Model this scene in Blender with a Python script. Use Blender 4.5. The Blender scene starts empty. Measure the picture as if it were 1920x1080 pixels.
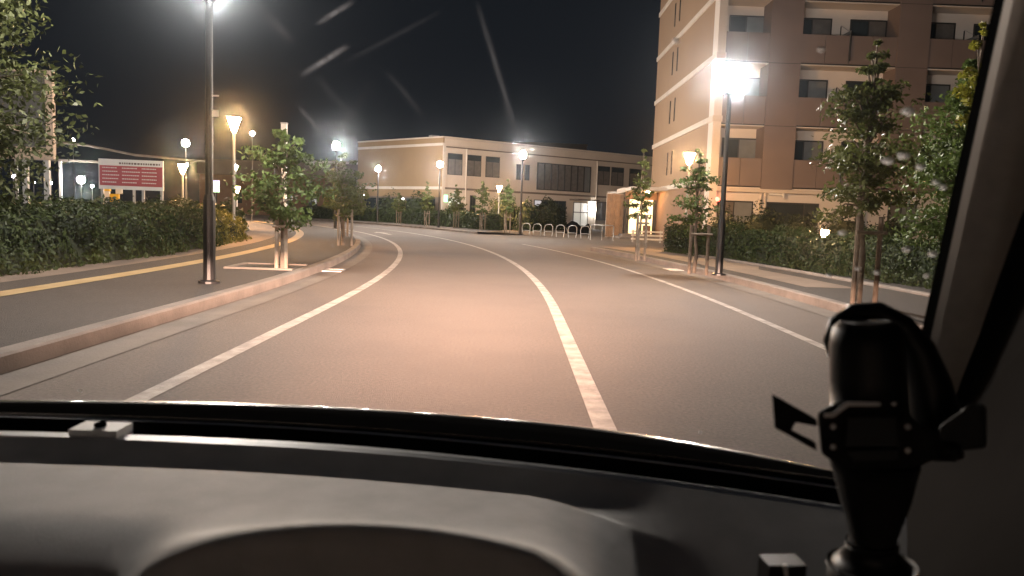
import bpy, math, random
import numpy as np
from mathutils import Vector, Matrix
random.seed(7); rng = np.random.default_rng(7)
S = bpy.context.scene
COL = S.collection

# ------------------------------------------------------------------ camera
FPX, EYE, PITCH, ROLL = 1450.0, 1.29, math.atan(139/1450.0), 0.036
_R0 = np.array([1.0, 0, 0]); _F = np.array([0, math.cos(PITCH), -math.sin(PITCH)]); _U0 = np.array([0, math.sin(PITCH), math.cos(PITCH)])
_R = math.cos(ROLL)*_R0 + math.sin(ROLL)*_U0; _U = math.cos(ROLL)*_U0 - math.sin(ROLL)*_R0
cd = bpy.data.cameras.new('camera'); cam = bpy.data.objects.new('camera', cd); COL.objects.link(cam)
cd.sensor_width = 36; cd.lens = 36*FPX/1920; cd.clip_start = 0.02; cd.clip_end = 1500
cam.matrix_world = Matrix(((_R[0], _U[0], -_F[0], 0), (_R[1], _U[1], -_F[1], 0), (_R[2], _U[2], -_F[2], EYE), (0, 0, 0, 1)))
cd.dof.use_dof = True; cd.dof.focus_distance = 22; cd.dof.aperture_fstop = 8.0
S.camera = cam
def at(x, y, Y):                      # a point on the sight line of photo pixel (x, y), Y metres ahead
    d = _F + (x-960)/FPX*_R - (y-540)/FPX*_U
    p = np.array([0, 0, EYE]) + d*Y/d[1]
    return Vector(p)

# ------------------------------------------------------------------ world, exposure
W = bpy.data.worlds.new('World'); S.world = W; W.use_nodes = True
bg = W.node_tree.nodes['Background']; bg.inputs[0].default_value = (0.60, 0.74, 1.0, 1); bg.inputs[1].default_value = 0.0085
S.view_settings.view_transform = 'Standard'; S.view_settings.look = 'None'
S.view_settings.exposure = 0.50; S.view_settings.gamma = 1.0; S.view_settings.use_curve_mapping = False
S.render.engine = 'CYCLES'; S.cycles.use_denoising = True
S.cycles.sample_clamp_indirect = 4; S.cycles.sample_clamp_direct = 0
S.cycles.max_bounces = 6; S.cycles.transparent_max_bounces = 12; S.cycles.use_light_tree = True
S.cycles.caustics_reflective = False; S.cycles.caustics_refractive = True
LAMP = 1500.0                          # radiance of a white street lamp globe
WHITE = (1.0, 0.895, 0.81); WARM = (1.0, 0.52, 0.20)

# ------------------------------------------------------------------ materials
MATS = {}
def mat(name, col, rough=0.7, var=0.12, scale=3.0, bump=0.0, bscale=40, metal=0.0, spec=0.5, coat=0.0, stain=None, sscale=0.6):
    if name in MATS: return MATS[name]
    m = bpy.data.materials.new(name); m.use_nodes = True; nt = m.node_tree; b = nt.nodes['Principled BSDF']
    b.inputs['Roughness'].default_value = rough; b.inputs['Metallic'].default_value = metal
    b.inputs['Specular IOR Level'].default_value = spec; b.inputs['Coat Weight'].default_value = coat
    tc = nt.nodes.new('ShaderNodeTexCoord')
    geo = nt.nodes.new('ShaderNodeNewGeometry')
    n = nt.nodes.new('ShaderNodeTexNoise'); n.inputs['Scale'].default_value = scale; n.inputs['Detail'].default_value = 6
    nt.links.new(geo.outputs['Position'], n.inputs['Vector'])
    r = nt.nodes.new('ShaderNodeValToRGB'); e = r.color_ramp.elements
    e[0].position = 0.3; e[1].position = 0.7
    e[0].color = tuple(c*(1-var) for c in col)+(1,); e[1].color = tuple(min(1, c*(1+var)) for c in col)+(1,)
    nt.links.new(n.outputs['Fac'], r.inputs[0]); out = r.outputs[0]
    if stain:
        n2 = nt.nodes.new('ShaderNodeTexNoise'); n2.inputs['Scale'].default_value = sscale; n2.inputs['Detail'].default_value = 8; n2.inputs['Roughness'].default_value = .7
        nt.links.new(geo.outputs['Position'], n2.inputs['Vector'])
        mr = nt.nodes.new('ShaderNodeMapRange'); mr.inputs[1].default_value = .45; mr.inputs[2].default_value = .75
        nt.links.new(n2.outputs['Fac'], mr.inputs[0])
        mx = nt.nodes.new('ShaderNodeMixRGB'); mx.inputs[2].default_value = tuple(stain)+(1,)
        nt.links.new(mr.outputs[0], mx.inputs[0]); nt.links.new(out, mx.inputs[1]); out = mx.outputs[0]
    nt.links.new(out, b.inputs['Base Color'])
    if bump:
        n3 = nt.nodes.new('ShaderNodeTexNoise'); n3.inputs['Scale'].default_value = bscale; n3.inputs['Detail'].default_value = 4
        nt.links.new(geo.outputs['Position'], n3.inputs['Vector'])
        bp = nt.nodes.new('ShaderNodeBump'); bp.inputs['Strength'].default_value = bump; bp.inputs['Distance'].default_value = .02
        nt.links.new(n3.outputs['Fac'], bp.inputs['Height']); nt.links.new(bp.outputs[0], b.inputs['Normal'])
    MATS[name] = m; return m
def leafmat(name, col, var=0.45, scale=2.2, trans=0.25):
    m = bpy.data.materials.new(name); m.use_nodes = True; nt = m.node_tree; b = nt.nodes['Principled BSDF']
    b.inputs['Roughness'].default_value = .55; b.inputs['Specular IOR Level'].default_value = .28
    geo = nt.nodes.new('ShaderNodeNewGeometry'); n = nt.nodes.new('ShaderNodeTexNoise'); n.inputs['Scale'].default_value = scale; n.inputs['Detail'].default_value = 8; n.inputs['Roughness'].default_value = .8
    nt.links.new(geo.outputs['Position'], n.inputs['Vector'])
    r = nt.nodes.new('ShaderNodeValToRGB'); e = r.color_ramp.elements; e[0].position = .33; e[1].position = .67
    e[0].color = tuple(c*(1-var) for c in col)+(1,); e[1].color = (min(1, col[0]*(1+var*1.3)), col[1]*(1+var), col[2]*(1+var*.5), 1)
    nt.links.new(n.outputs['Fac'], r.inputs[0]); nt.links.new(r.outputs[0], b.inputs['Base Color'])
    t = nt.nodes.new('ShaderNodeBsdfTranslucent'); nt.links.new(r.outputs[0], t.inputs[0])
    mx = nt.nodes.new('ShaderNodeMixShader'); mx.inputs[0].default_value = trans
    nt.links.new(b.outputs[0], mx.inputs[1]); nt.links.new(t.outputs[0], mx.inputs[2]); nt.links.new(mx.outputs[0], nt.nodes['Material Output'].inputs[0])
    return m
def emit(name, col, s):
    if name in MATS: return MATS[name]
    m = bpy.data.materials.new(name); m.use_nodes = True; b = m.node_tree.nodes['Principled BSDF']
    b.inputs['Base Color'].default_value = (.8, .8, .8, 1); b.inputs['Emission Color'].default_value = tuple(col)+(1,); b.inputs['Emission Strength'].default_value = s
    MATS[name] = m; return m
M = dict(
 asphalt=mat('asphalt', (.108, .083, .068), .82, .30, 38, .5, 120, stain=(.078, .060, .049), sscale=.28),
 soil=mat('soil', (.045, .042, .036), .95, .3, .8, .4, 12),
 paving=mat('paving', (.10, .082, .068), .85, .15, 1.0, .3, 60, stain=(.075, .06, .05)),
 walk=mat('walk_asphalt', (.042, .034, .029), .9, .3, 30, .5, 90, stain=(.031, .025, .022)),
 pink=mat('pink_paving', (.17, .125, .095), .85, .12, 1.5, .3, 50, stain=(.11, .085, .07)),
 concrete=mat('concrete', (.165, .14, .122), .85, .2, 1.6, .3, 40, stain=(.10, .085, .075), sscale=1.4),
 gutter=mat('gutter_concrete', (.15, .125, .105), .85, .16, 1.5, .3, 40, stain=(.10, .085, .07), sscale=.9),
 paint=mat('road_paint', (.37, .325, .285), .75, .16, 9, .4, 90, stain=(.13, .105, .088), sscale=3.4),
 tactile=mat('tactile_yellow', (.31, .225, .115), .75, .15, 5, .3, 60, stain=(.28, .18, .07), sscale=1.5),
 cream=mat('cream_wall', (.60, .545, .50), .8, .06, .5, .12, 30, stain=(.53, .48, .435), sscale=.25),
 tan=mat('tan_wall', (.27, .180, .112), .8, .06, .6, .15, 30, stain=(.235, .155, .096), sscale=.3),
 tanlow=mat('tan_wall_low', (.26, .175, .095), .8, .06, .5, .15, 30, stain=(.23, .153, .083), sscale=.2),
 brown=mat('brown_panel', (.178, .137, .122), .6, .08, .7, .05, 30),
 brownwall=mat('brown_wall', (.16, .09, .055), .75, .1, .8, .1, 30),
 grayw=mat('grey_beige_wall', (.52, .45, .385), .8, .06, .4, .12, 30, stain=(.45, .385, .325), sscale=.25),
 band=mat('pale_band', (.52, .46, .40), .75, .08, 1.0),
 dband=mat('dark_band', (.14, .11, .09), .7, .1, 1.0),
 frame=mat('dark_frame', (.025, .024, .024), .4, .1, 5),
 glass=mat('dark_glass', (.028, .036, .040), .08, .25, .8, spec=.6),
 curtain=mat('curtained_glass', (.145, .155, .16), .35, .15, 2.0, spec=.6),
 blind=mat('blind_glass', (.12, .108, .098), .3, .2, 3.0, spec=.6),
 wood=mat('wood_panel', (.19, .115, .065), .6, .2, 4),
 metal=mat('steel', (.30, .295, .285), .4, .05, 4, metal=.7),
 galv=mat('galvanised', (.40, .39, .38), .5, .1, 4, metal=.3),
 black=mat('black_pole', (.008, .008, .009), .45, .2, 4),
 bark=mat('bark', (.13, .10, .075), .9, .35, 9, .6, 30),
 stake=mat('wood_stake', (.24, .19, .145), .85, .2, 6, .3, 40),
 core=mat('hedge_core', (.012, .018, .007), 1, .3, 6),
 white=mat('white_paint', (.72, .70, .67), .6, .06, 2),
 redp=mat('red_print', (.36, .06, .07), .6, .1, 2),
 yellowp=mat('yellow_print', (.75, .48, .03), .6, .08, 3),
 darkp=mat('dark_print', (.10, .05, .05), .7, .1, 3),
 boardback=mat('board_back', (.075, .072, .07), .7, .12, 2),
 boardframe=mat('board_frame', (.34, .26, .20), .7, .12, 2),
 dash=mat('dash_plastic', (.45, .443, .433), .68, .10, 25, .22, 700, spec=.22),
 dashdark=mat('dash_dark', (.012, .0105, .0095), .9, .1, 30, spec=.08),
 vent=mat('vent_slot', (.014, .012, .0105), .9, .1, 30, spec=.0),
 trim=mat('silver_trim', (.60, .60, .60), .5, .05, 30, metal=.1),
 frit=mat('black_frit', (.004, .004, .004), .9, .1, 20, spec=0),
 bonnet=mat('car_paint', (.34, .31, .28), .25, .05, 3, metal=.6, coat=.8),
 edge=mat('pillar_edge_trim', (.45, .42, .39), .6, .05, 30),
 pillar=mat('pillar_trim', (.50, .45, .41), .85, .08, 60, .1, 600, spec=.15),
 gloss=mat('gloss_black', (.006, .006, .006), .42, .05, 10, spec=.25),
 matte=mat('matte_black', (.005, .005, .005), .65, .15, 60, .2, 500, spec=.25),
 greyplastic=mat('grey_plastic', (.009, .0095, .009), .6, .05, 20),
)
M['litblue'] = emit('lit_glass_blue', (.55, .66, .85), .28); M['litwarm'] = emit('lit_glass_warm', (.85, .80, .68), .20)
GREEN = leafmat('leaf_green', (.060, .095, .028))
GREEN2 = leafmat('leaf_olive', (.075, .095, .030))
HEDGE = leafmat('leaf_hedge', (.027, .042, .014), .55, 3.5)
YELLOWG = leafmat('leaf_yellow', (.16, .17, .025))
DARKG = leafmat('leaf_dark', (.022, .032, .016))
WHITEL = emit('white_lamp', WHITE, LAMP)
WARML = emit('warm_lamp', WARM, 1200)

# ------------------------------------------------------------------ mesh helpers
class MB:
    def __init__(s): s.v = []; s.f = []
    def quad(s, *p):
        i = len(s.v); s.v += [tuple(q) for q in p]; s.f.append(tuple(range(i, i+len(p))))
    def box(s, c, d, rz=0.0):
        x, y, z = c; a, b, h = d[0]/2, d[1]/2, d[2]/2; i = len(s.v); ca, sa = math.cos(rz), math.sin(rz)
        for dz in (-h, h):
            for dx, dy in ((-a, -b), (a, -b), (a, b), (-a, b)):
                s.v.append((x+dx*ca-dy*sa, y+dx*sa+dy*ca, z+dz))
        for q in ((3, 2, 1, 0), (4, 5, 6, 7), (0, 1, 5, 4), (1, 2, 6, 5), (2, 3, 7, 6), (3, 0, 4, 7)): s.f.append(tuple(i+k for k in q))
        return s
    def bx(s, x0, x1, y0, y1, z0, z1): return s.box(((x0+x1)/2, (y0+y1)/2, (z0+z1)/2), (abs(x1-x0), abs(y1-y0), abs(z1-z0)))
    def tube(s, pts, rad, n=8, caps=True):
        pts = [Vector(p) for p in pts]; i0 = len(s.v)
        if not hasattr(rad, '__len__'): rad = [rad]*len(pts)
        ref = Vector((0.31, 0.95, 0.05)).normalized()
        for k, p in enumerate(pts):
            t = (pts[min(k+1, len(pts)-1)]-pts[max(k-1, 0)]).normalized()
            a = t.cross(ref); a = a.normalized() if a.length > 1e-3 else Vector((1, 0, 0)); b = t.cross(a)
            for j in range(n):
                w = 2*math.pi*j/n; s.v.append(tuple(p+(a*math.cos(w)+b*math.sin(w))*rad[k]))
        for k in range(len(pts)-1):
            for j in range(n):
                s.f.append((i0+k*n+j, i0+k*n+(j+1) % n, i0+(k+1)*n+(j+1) % n, i0+(k+1)*n+j))
        if caps:
            s.f.append(tuple(i0+j for j in range(n))); s.f.append(tuple(i0+(len(pts)-1)*n+j for j in reversed(range(n))))
        return s
    def lathe(s, prof, n=16, o=(0, 0, 0)):           # prof: (radius, z)
        i0 = len(s.v)
        for r, z in prof:
            for j in range(n):
                w = 2*math.pi*j/n; s.v.append((o[0]+r*math.cos(w), o[1]+r*math.sin(w), o[2]+z))
        for k in range(len(prof)-1):
            for j in range(n):
                s.f.append((i0+k*n+j, i0+k*n+(j+1) % n, i0+(k+1)*n+(j+1) % n, i0+(k+1)*n+j))
        s.f.append(tuple(i0+j for j in reversed(range(n)))); s.f.append(tuple(i0+(len(prof)-1)*n+j for j in range(n)))
        return s
    def grid(s, rows):
        i0 = len(s.v); n = len(rows[0])
        for r in rows: s.v += [tuple(p) for p in r]
        for k in range(len(rows)-1):
            for j in range(n-1): s.f.append((i0+k*n+j, i0+k*n+j+1, i0+(k+1)*n+j+1, i0+(k+1)*n+j))
        return s
    def mesh(s, name, smooth=False):
        me = bpy.data.meshes.new(name); me.from_pydata(s.v, [], s.f); me.update()
        if smooth: me.polygons.foreach_set('use_smooth', [True]*len(me.polygons))
        return me
def link(o, parent=None):
    COL.objects.link(o)
    if parent is not None: o.parent = parent
    return o
def obj(name, geo, m, parent=None, loc=(0, 0, 0), rz=0.0, smooth=False):
    me = geo.mesh(name, smooth) if isinstance(geo, MB) else geo
    if m is not None and not me.materials: me.materials.append(m)
    o = bpy.data.objects.new(name, me); o.location = loc; o.rotation_euler = (0, 0, rz)
    return link(o, parent)
def tag(o, label=None, cat=None, group=None, kind=None):
    if label: o['label'] = label
    if cat: o['category'] = cat
    if group: o['group'] = group
    if kind: o['kind'] = kind
    return o
def thing(name, label, cat, loc=(0, 0, 0), rz=0.0, group=None):
    o = bpy.data.objects.new(name, None); o.empty_display_size = .2; o.location = loc; o.rotation_euler = (0, 0, rz)
    link(o); return tag(o, label, cat, group)
def children(o): return [c for c in COL.objects if c.parent == o]
def dup(o, loc=None, rz=None, label=None, scale=None):
    c = o.copy(); COL.objects.link(c)
    if loc is not None: c.location = loc
    if rz is not None: c.rotation_euler = (0, 0, rz)
    if scale is not None: c.scale = (scale,)*3
    if label: c['label'] = label
    for ch in children(o):
        d = ch.copy(); COL.objects.link(d); d.parent = c
        for g in children(ch):
            e = g.copy(); COL.objects.link(e); e.parent = d
    return c
def structure(name, geo, m, smooth=False):
    return tag(obj(name, geo, m, smooth=smooth), kind='structure')

# ------------------------------------------------------------------ the road: straight, then an arc to the left
CX, ARC0, RAD = 0.6, 10.0, 92.0
def road(s, off):                      # s metres along the centre line from Y=0, off metres right of it
    if s <= ARC0: return (CX+off, s)
    a = (s-ARC0)/RAD; r = RAD+off
    return (CX-RAD+r*math.cos(a), ARC0+r*math.sin(a))
def strip(s0, s1, o0, o1, z, step=1.5):
    mb = MB(); n = max(2, int((s1-s0)/step)); A = []; B = []
    for k in range(n+1):
        s = s0+(s1-s0)*k/n
        a = o0(s) if callable(o0) else o0; b = o1(s) if callable(o1) else o1
        A.append(road(s, a)+(z,)); B.append(road(s, b)+(z,))
    mb.grid([A, B]); mb.f = [tuple(reversed(f)) if o0 is not None else f for f in mb.f]
    return mb
def solid(s0, s1, o0, o1, z0, z1, step=1.5, bevel=0.02):
    mb = MB(); n = max(2, int((s1-s0)/step)); P = [[], [], [], [], [], []]
    for k in range(n+1):
        s = s0+(s1-s0)*k/n
        for j, (o, z) in enumerate(((o0, z0), (o0, z1-bevel), (o0+bevel, z1), (o1-bevel, z1), (o1, z1-bevel), (o1, z0))): P[j].append(road(s, o)+(z,))
    mb.grid(P)
    n1 = n+1
    mb.f.append(tuple(j*n1 for j in range(6))); mb.f.append(tuple(j*n1+n for j in reversed(range(6))))
    return mb
END = 95
g = MB(); g.quad((-500, -300, -.04), (500, -300, -.04), (500, 900, -.04), (-500, 900, -.04)); structure('ground', g, M['soil'])
structure('road', strip(-40, END, -4.0, 4.1, 0), M['asphalt'])
structure('gutter', strip(-40, END, -4.26, -3.87, .006), M['gutter'])
structure('gutter', strip(-40, 29, 3.85, 4.24, .006), M['gutter'])
structure('gutter', strip(45, END, 3.9, 4.3, .006), M['gutter'])
structure('kerb', solid(-40, END, -4.45, -4.26, -.02, .15), M['concrete'])
structure('kerb', solid(-40, 28.5, 4.24, 4.42, -.02, .15), M['concrete'])
structure('kerb', solid(46, END, 4.3, 4.48, -.02, .14), M['concrete'])
structure('pavement', strip(-40, END, -8.0, -4.44, .143), M['walk'])
structure('pavement', strip(-40, 28.5, 4.41, 9.5, .138), M['walk'])
structure('pavement', strip(46, END, 4.47, 8.2, .135), M['paving'])
structure('plaza', strip(-40, 120, 4.05, 70, -.012, 3), M['paving'])
structure('path', strip(-40, 60, -8.2, -7.35, .147), M['pink'])
structure('path', strip(29, 62, -12.5, -7.36, .15), M['pink'])
structure('tactile_strip', strip(-20, 60, -6.72, -6.40, .150), M['tactile'])
structure('path', strip(14, 29.2, 4.9, lambda s: 6.6 if s > 20 else 5.9, .143), M['pink'])
structure('hedge_border', solid(-20, 27, 6.55, 6.72, .1, .19), M['concrete'])
# lane lines
structure('lane_line', strip(-10, 70, -3.07, -2.93, .005), M['paint'])
structure('lane_line', strip(-10, 80, -.07, .07, .005), M['paint'])
structure('lane_line', strip(-10, 33, 2.66, 2.78, .005), M['paint'])
arrow = MB()
for s0, s1, o0, o1 in ((41, 43.6, -2.0, -1.75),): arrow.grid([[road(s0, o0)+(.0055,), road(s1, o0)+(.0055,)], [road(s0, o1)+(.0055,), road(s1, o1)+(.0055,)]])
arrow.quad(road(43.6, -2.3)+(.0055,), road(43.6, -1.4)+(.0055,), road(45, -1.87)+(.0055,))
structure('road_arrow', arrow, M['paint'])
# drain grates in the gutter
def grate(s, off, label):
    x, y = road(s, off); t = thing('drain_grate', label, 'drain grate', (x, y, .008), math.atan2(1, 0) + max(0, (s-ARC0)/RAD))
    f = MB(); f.bx(-.3, .3, -.19, -.16, 0, .012); f.bx(-.3, .3, .16, .19, 0, .012); f.bx(-.3, -.27, -.16, .16, 0, .012); f.bx(.27, .3, -.16, .16, 0, .012); obj('frame', f, M['galv'], t)
    b = MB(); b.bx(-.27, .27, -.012, .012, 0, .008); me = b.mesh('bar'); me.materials.append(M['galv'])
    for k in range(7): obj('bar', me, None, t, (0, -.135+.045*k, 0))
grate(16.0, -4.06, 'pale steel drain grate in the left gutter beside the nearest small tree')
grate(19.5, 4.05, 'steel drain grate in the right gutter by the tall lamp post')

# ------------------------------------------------------------------ street lamps
def street_lamp(loc, label, h=4.45):
    t = thing('street_lamp', label, 'street lamp', loc, 0, 'black post street lamps with white globes')
    p = MB(); p.lathe([(.15, 0), (.15, .03), (.085, .05), (.082, 1.15), (.07, 1.2), (.055, 1.24), (.048, h-0.330)], 12); obj('pole', p, M['black'], t, smooth=False)
    c = MB(); c.lathe([(.05, h-0.350), (.11, h-0.290), (.13, h-0.230), (.13, h-0.200)], 12); obj('collar', c, M['black'], t)
    gl = MB(); gl.lathe([(.10, h-0.195), (.15, h-0.150), (.18, h-0.050), (.185, h+0.050), (.15, h+0.140), (.06, h+0.20)], 12); obj('globe', gl, WHITEL, t, smooth=True)
    k = MB(); k.lathe([(.065, h+0.205), (.05, h+0.235), (.01, h+0.26)], 10); obj('cap', k, M['black'], t)
    return t
L0 = street_lamp((4.43, 16.6, .138), 'black street lamp on the right pavement in front of the apartment block hedge', 4.15)
NP = MB()
lamps = [((-4.35, 11.06, .143), 'nearest black street lamp on the left pavement, its globe above the picture edge'),
         ((.34, 43.6, .135), 'black street lamp standing at the end of the bicycle rack row'),
         ((-5.4, 55.3, .135), 'black street lamp in front of the corner of the low building'),
         ((-11.3, 64.0, .135), 'farthest black street lamp, before the orange end wall of the low building'),
         ((-9.7, 42.0, .143), 'black street lamp behind the second small tree on the left pavement'),
         ((-4.4, -14.0, .143), 'black street lamp beside the left kerb behind the car')]
near_lamp = dup(L0, lamps[0][0], 0, lamps[0][1]); near_lamp.scale = (1, 1, 1.03)
L1 = street_lamp(*lamps[1]); LO = [dup(L1, l, 0, lb) for l, lb in lamps[2:]]
pl = MB(); pl.bx(.075, .17, -.09, -.085, 2.28, 2.37); obj('notice_plate', pl, M['white'], near_lamp)
pl = MB(); pl.bx(.075, .17, -.09, -.085, 2.55, 2.57); obj('notice_plate', pl, M['white'], near_lamp)
# warm garden lamps with a glowing inverted cone
def garden_lamp(loc, label, h=3.5):
    t = thing('garden_lamp', label, 'garden lamp', loc, 0, 'garden lamps with inverted cone shades')
    p = MB(); p.lathe([(.07, 0), (.07, .1), (.045, .12), (.04, h)], 10); obj('pole', p, M['galv'], t)
    c = MB(); c.lathe([(.055, h+.004), (.085, h+.10), (.165, h+.33), (.20, h+.42)], 12); obj('lamp_shade', c, WARML, t, smooth=True)
    a = MB(); a.tube([(0, -.05, h-.12), (.10, -.10, h+.08), (.17, -.16, h+.33)], .013, 6); a.tube([(0, .05, h-.12), (-.10, .10, h+.08), (-.17, .16, h+.33)], .013, 6); obj('bracket', a, M['galv'], t)
    k = MB(); k.lathe([(.215, h+.424), (.215, h+.44), (.06, h+.50)], 12); obj('cap', k, M['galv'], t)
    return t
G0 = garden_lamp((6.85, 31, 0), 'warm cone lamp by the lit entrance at the near end of the right hedge')
for l, lb in (((-8.75, 24.2, 0), 'warm glowing cone lamp rising behind the left hedge, nearest on that side'),
              ((-15.6, 36.5, -.9), 'small warm cone lamp behind the red notice board'),
              ((-1.25, 60, -.55), 'warm cone lamp among the trees before the low building'),
              ((9.6, 24.0, -1.15), 'low warm cone lamp behind the right hedge near the dark pillar'),
              ((-18.6, 52, -1.5), 'cone lamp half hidden by the nearest small tree on the left')):
    dup(G0, l, 0, lb, .58 if 'low warm' in lb else None)
def far_lamp(loc, h, label, r=.16, s=300, col=(1, .93, .85)):
    t = thing('far_lamp', label, 'far lamp', loc, 0, 'small distant lamps')
    p = MB(); p.lathe([(.04, 0), (.03, h)], 6); obj('pole', p, M['boardback'], t)
    b = MB(); b.lathe([(r*.5, h+.004), (r, h+r*.6), (r*.9, h+r*1.4), (r*.3, h+r*1.8)], 8); obj('globe', b, emit('far_lamp_%d_%d' % (s, int(col[2]*100)), col, s), t, smooth=True)
for px, py, Y, r, s, lb in ((348, 268, 40, .20, 200, 'tall white lamp above the parking lot right of the red notice board'),
        (152, 337, 60, .30, 420, 'bright white lamp under the covered walkway left of the red board'),
        (137, 262, 75, .16, 60, 'lone tiny lamp high over the covered walkway'),
        (473, 250, 55, .16, 200, 'white lamp just right of the nearest warm cone lamp'),
        (442, 314, 50, .17, 260, 'white lamp before the dark reddish building, left of the first tree'),
        (350, 309, 70, .16, 120, 'tiny bluish lamp under the tall parking lot lamp'),
        (25, 330, 50, .10, 120, 'tiny lamp between the legs of the big board, leftmost'),
        (63, 342, 52, .10, 120, 'tiny lamp seen under the big board, right of its middle leg'),
        (95, 343, 54, .10, 120, 'tiny lamp just right of the big board legs'),
        (173, 349, 62, .12, 160, 'tiny lamp beside the bright walkway lamp'),
        (683, 368, 74, .13, 160, 'tiny lamp at the left edge of the low building'),
        (515, 305, 60, .14, 200, 'white lamp shining through the nearest small tree')):
    p = at(px, py, Y); far_lamp((p.x, p.y, 0), max(.6, p.z-r*.9), lb, r, s)

# ------------------------------------------------------------------ foliage
def leaf_mesh(name, pts, size, nrm=None, flat=0.0):
    n = len(pts); a = rng.normal(size=(n, 3))
    if nrm is not None: a = a*.8+nrm*1.1
    a[:, 2] += flat*np.sign(rng.uniform(-.2, 1, n)); a /= np.linalg.norm(a, axis=1)[:, None]
    b = np.cross(a, rng.normal(size=(n, 3))); b /= np.linalg.norm(b, axis=1)[:, None]+1e-9; c = np.cross(a, b)
    s = size*rng.uniform(.6, 1.3, n)[:, None]
    V = np.stack([pts-b*s, pts-c*s*.48+a*s*.12, pts+b*s, pts+c*s*.48+a*s*.12], 1).reshape(-1, 3)
    me = bpy.data.meshes.new(name); me.vertices.add(4*n); me.vertices.foreach_set('co', V.ravel())
    me.loops.add(4*n); me.loops.foreach_set('vertex_index', np.arange(4*n, dtype=np.int32))
    me.polygons.add(n); me.polygons.foreach_set('loop_start', np.arange(0, 4*n, 4, dtype=np.int32)); me.polygons.foreach_set('loop_total', np.full(n, 4, dtype=np.int32))
    me.update(calc_edges=True); me.validate(); return me
def tree(loc, h, r, label, m=None, clear=.35, n=2200, leaf=.06, kind='street_tree', lean=0.0, layers=True, power=1.0, ncl=26, trunk=.04, group=None):
    t = thing(kind, label, 'tree', loc, 0, group)
    mb = MB(); z0 = h*clear; top = h*.93
    zs = [0, z0*.5, z0, (z0+top)/2, top]; jit = [Vector((random.uniform(-.02, .02)*h+lean*z/h, random.uniform(-.02, .02)*h, z)) for z in zs]; jit[0] = Vector((0, 0, 0))
    mb.tube(jit, [trunk*1.25, trunk, trunk*.85, trunk*.55, trunk*.15], 7)
    cl = []
    for k in range(ncl):
        u = (k+.5)/ncl; z = z0+(h-z0)*u
        env = r*max(.12, math.sin(math.pi*min(1, (.12+u*.88)))**power*(1.15-.55*u))
        w = k*2.4+random.uniform(-.5, .5); q = env*random.uniform(.35, .95)
        base = Vector((lean*z/h, 0, z0+(z-z0)*.75)); tip = Vector((lean*z/h+q*math.cos(w), q*math.sin(w), z+random.uniform(-.06, .06)*h))
        mb.tube([base, base.lerp(tip, .55)+Vector((0, 0, .03*h)), tip], [trunk*.35, trunk*.22, trunk*.08], 4, False)
        cl.append((tip, env*random.uniform(.28, .5)))
        if q > env*.5: cl.append((base.lerp(tip, .5), env*random.uniform(.2, .35)))
    obj('trunk', mb, M['bark'], t, smooth=True)
    P = []; per = max(6, n//len(cl))
    for c, s in cl:
        k = int(per*random.uniform(.5, 1.5)); P.append(np.array(c)+np.clip(rng.normal(size=(k, 3)), -1.5, 1.5)*np.array([s*.62, s*.62, s*(.28 if layers else .5)]))
    obj('crown', leaf_mesh('crown', np.concatenate(P), leaf, flat=.8), m or GREEN, t)
    return t
def support(loc, h, label, rz=0.0, w=.34, m='stake'):
    t = thing('tree_stakes', label, 'tree stakes', loc, rz, 'wooden stakes supporting young trees')
    p = MB(); p.tube([(0, 0, 0), (0, 0, h)], .036, 8); me = p.mesh('post'); me.materials.append(M[m])
    obj('post', me, None, t, (-w/2, -.12, 0)); obj('post', me, None, t, (w/2, -.12, 0))
    b = MB(); b.tube([(-w/2-.06, -.185, h*.82), (w/2+.06, -.185, h*.82)], .026, 8); obj('crossbar', b, M[m], t)
    return t
Z1, Z2, Z3 = .143, .138, .135
GT = 'young street trees along the pavements'
tree((-4.15, 13.9, Z1), 2.55, .86, 'nearest small tree on the left pavement, with layered green crown', GREEN, .30, 3600, .055, group=GT)
pit = thing('tree_pit_frame', 'pale concrete frame around the foot of the nearest left tree', 'tree pit', (-4.4, 14.3, Z1), .05)
q = MB(); q.bx(-.75, .45, -.62, -.52, .001, .035); q.bx(-.75, .45, .52, .62, .001, .035); q.bx(-.75, -.65, -.52, .52, .001, .035); obj('frame', q, M['gutter'], pit)
q = MB(); q.bx(-.645, .45, -.515, .515, .001, .012); obj('soil', q, M['soil'], pit)
support((-4.15, 13.9, Z1), .95, 'pale posts at the foot of the nearest left tree', .1, .16)
tree((-5.25, 23.8, Z1), 2.75, .95, 'second small tree on the left pavement with darker olive crown', GREEN2, .30, 3200, .06, group=GT)
support((-5.1, 23.6, Z1), 1.1, 'warm lit posts under the second left tree', -.15, .42)
tree((-6.9, 31.5, Z1), 2.7, .9, 'third tree on the left pavement, deeper in the bend', GREEN2, .34, 1600, .08, group=GT)
support((-6.9, 31.4, Z1), 1.1, 'stakes of the third tree on the left, in the bend', .0, .36)
tree((3.5, 21.5, Z2), 3.05, .42, 'slim narrow tree at the end of the right kerb', GREEN2, .40, 1300, .055, power=.7, ncl=22, trunk=.03, group=GT)
support((3.46, 21.4, Z2), 1.25, 'dark stakes holding the slim tree at the end of the right kerb', .3, .26, 'bark')
tree((3.98, 17.0, Z2), 2.75, .62, 'young tree just left of the tall lamp post on the right pavement', GREEN, .30, 2200, .05, ncl=24, group=GT)
support((3.95, 16.7, Z2), 1.05, 'stakes beside the tall lamp post on the right', .2, .40, 'bark')
tree((5.15, 11.5, Z2), 3.8, .95, 'near tree with pale blurred trunk left of the windscreen pillar', GREEN2, .36, 6500, .048, ncl=34, trunk=.06, group=GT)
support((5.1, 11.3, Z2), 1.3, 'stakes of the near tree beside the windscreen pillar', .1, .34, 'bark')
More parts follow.
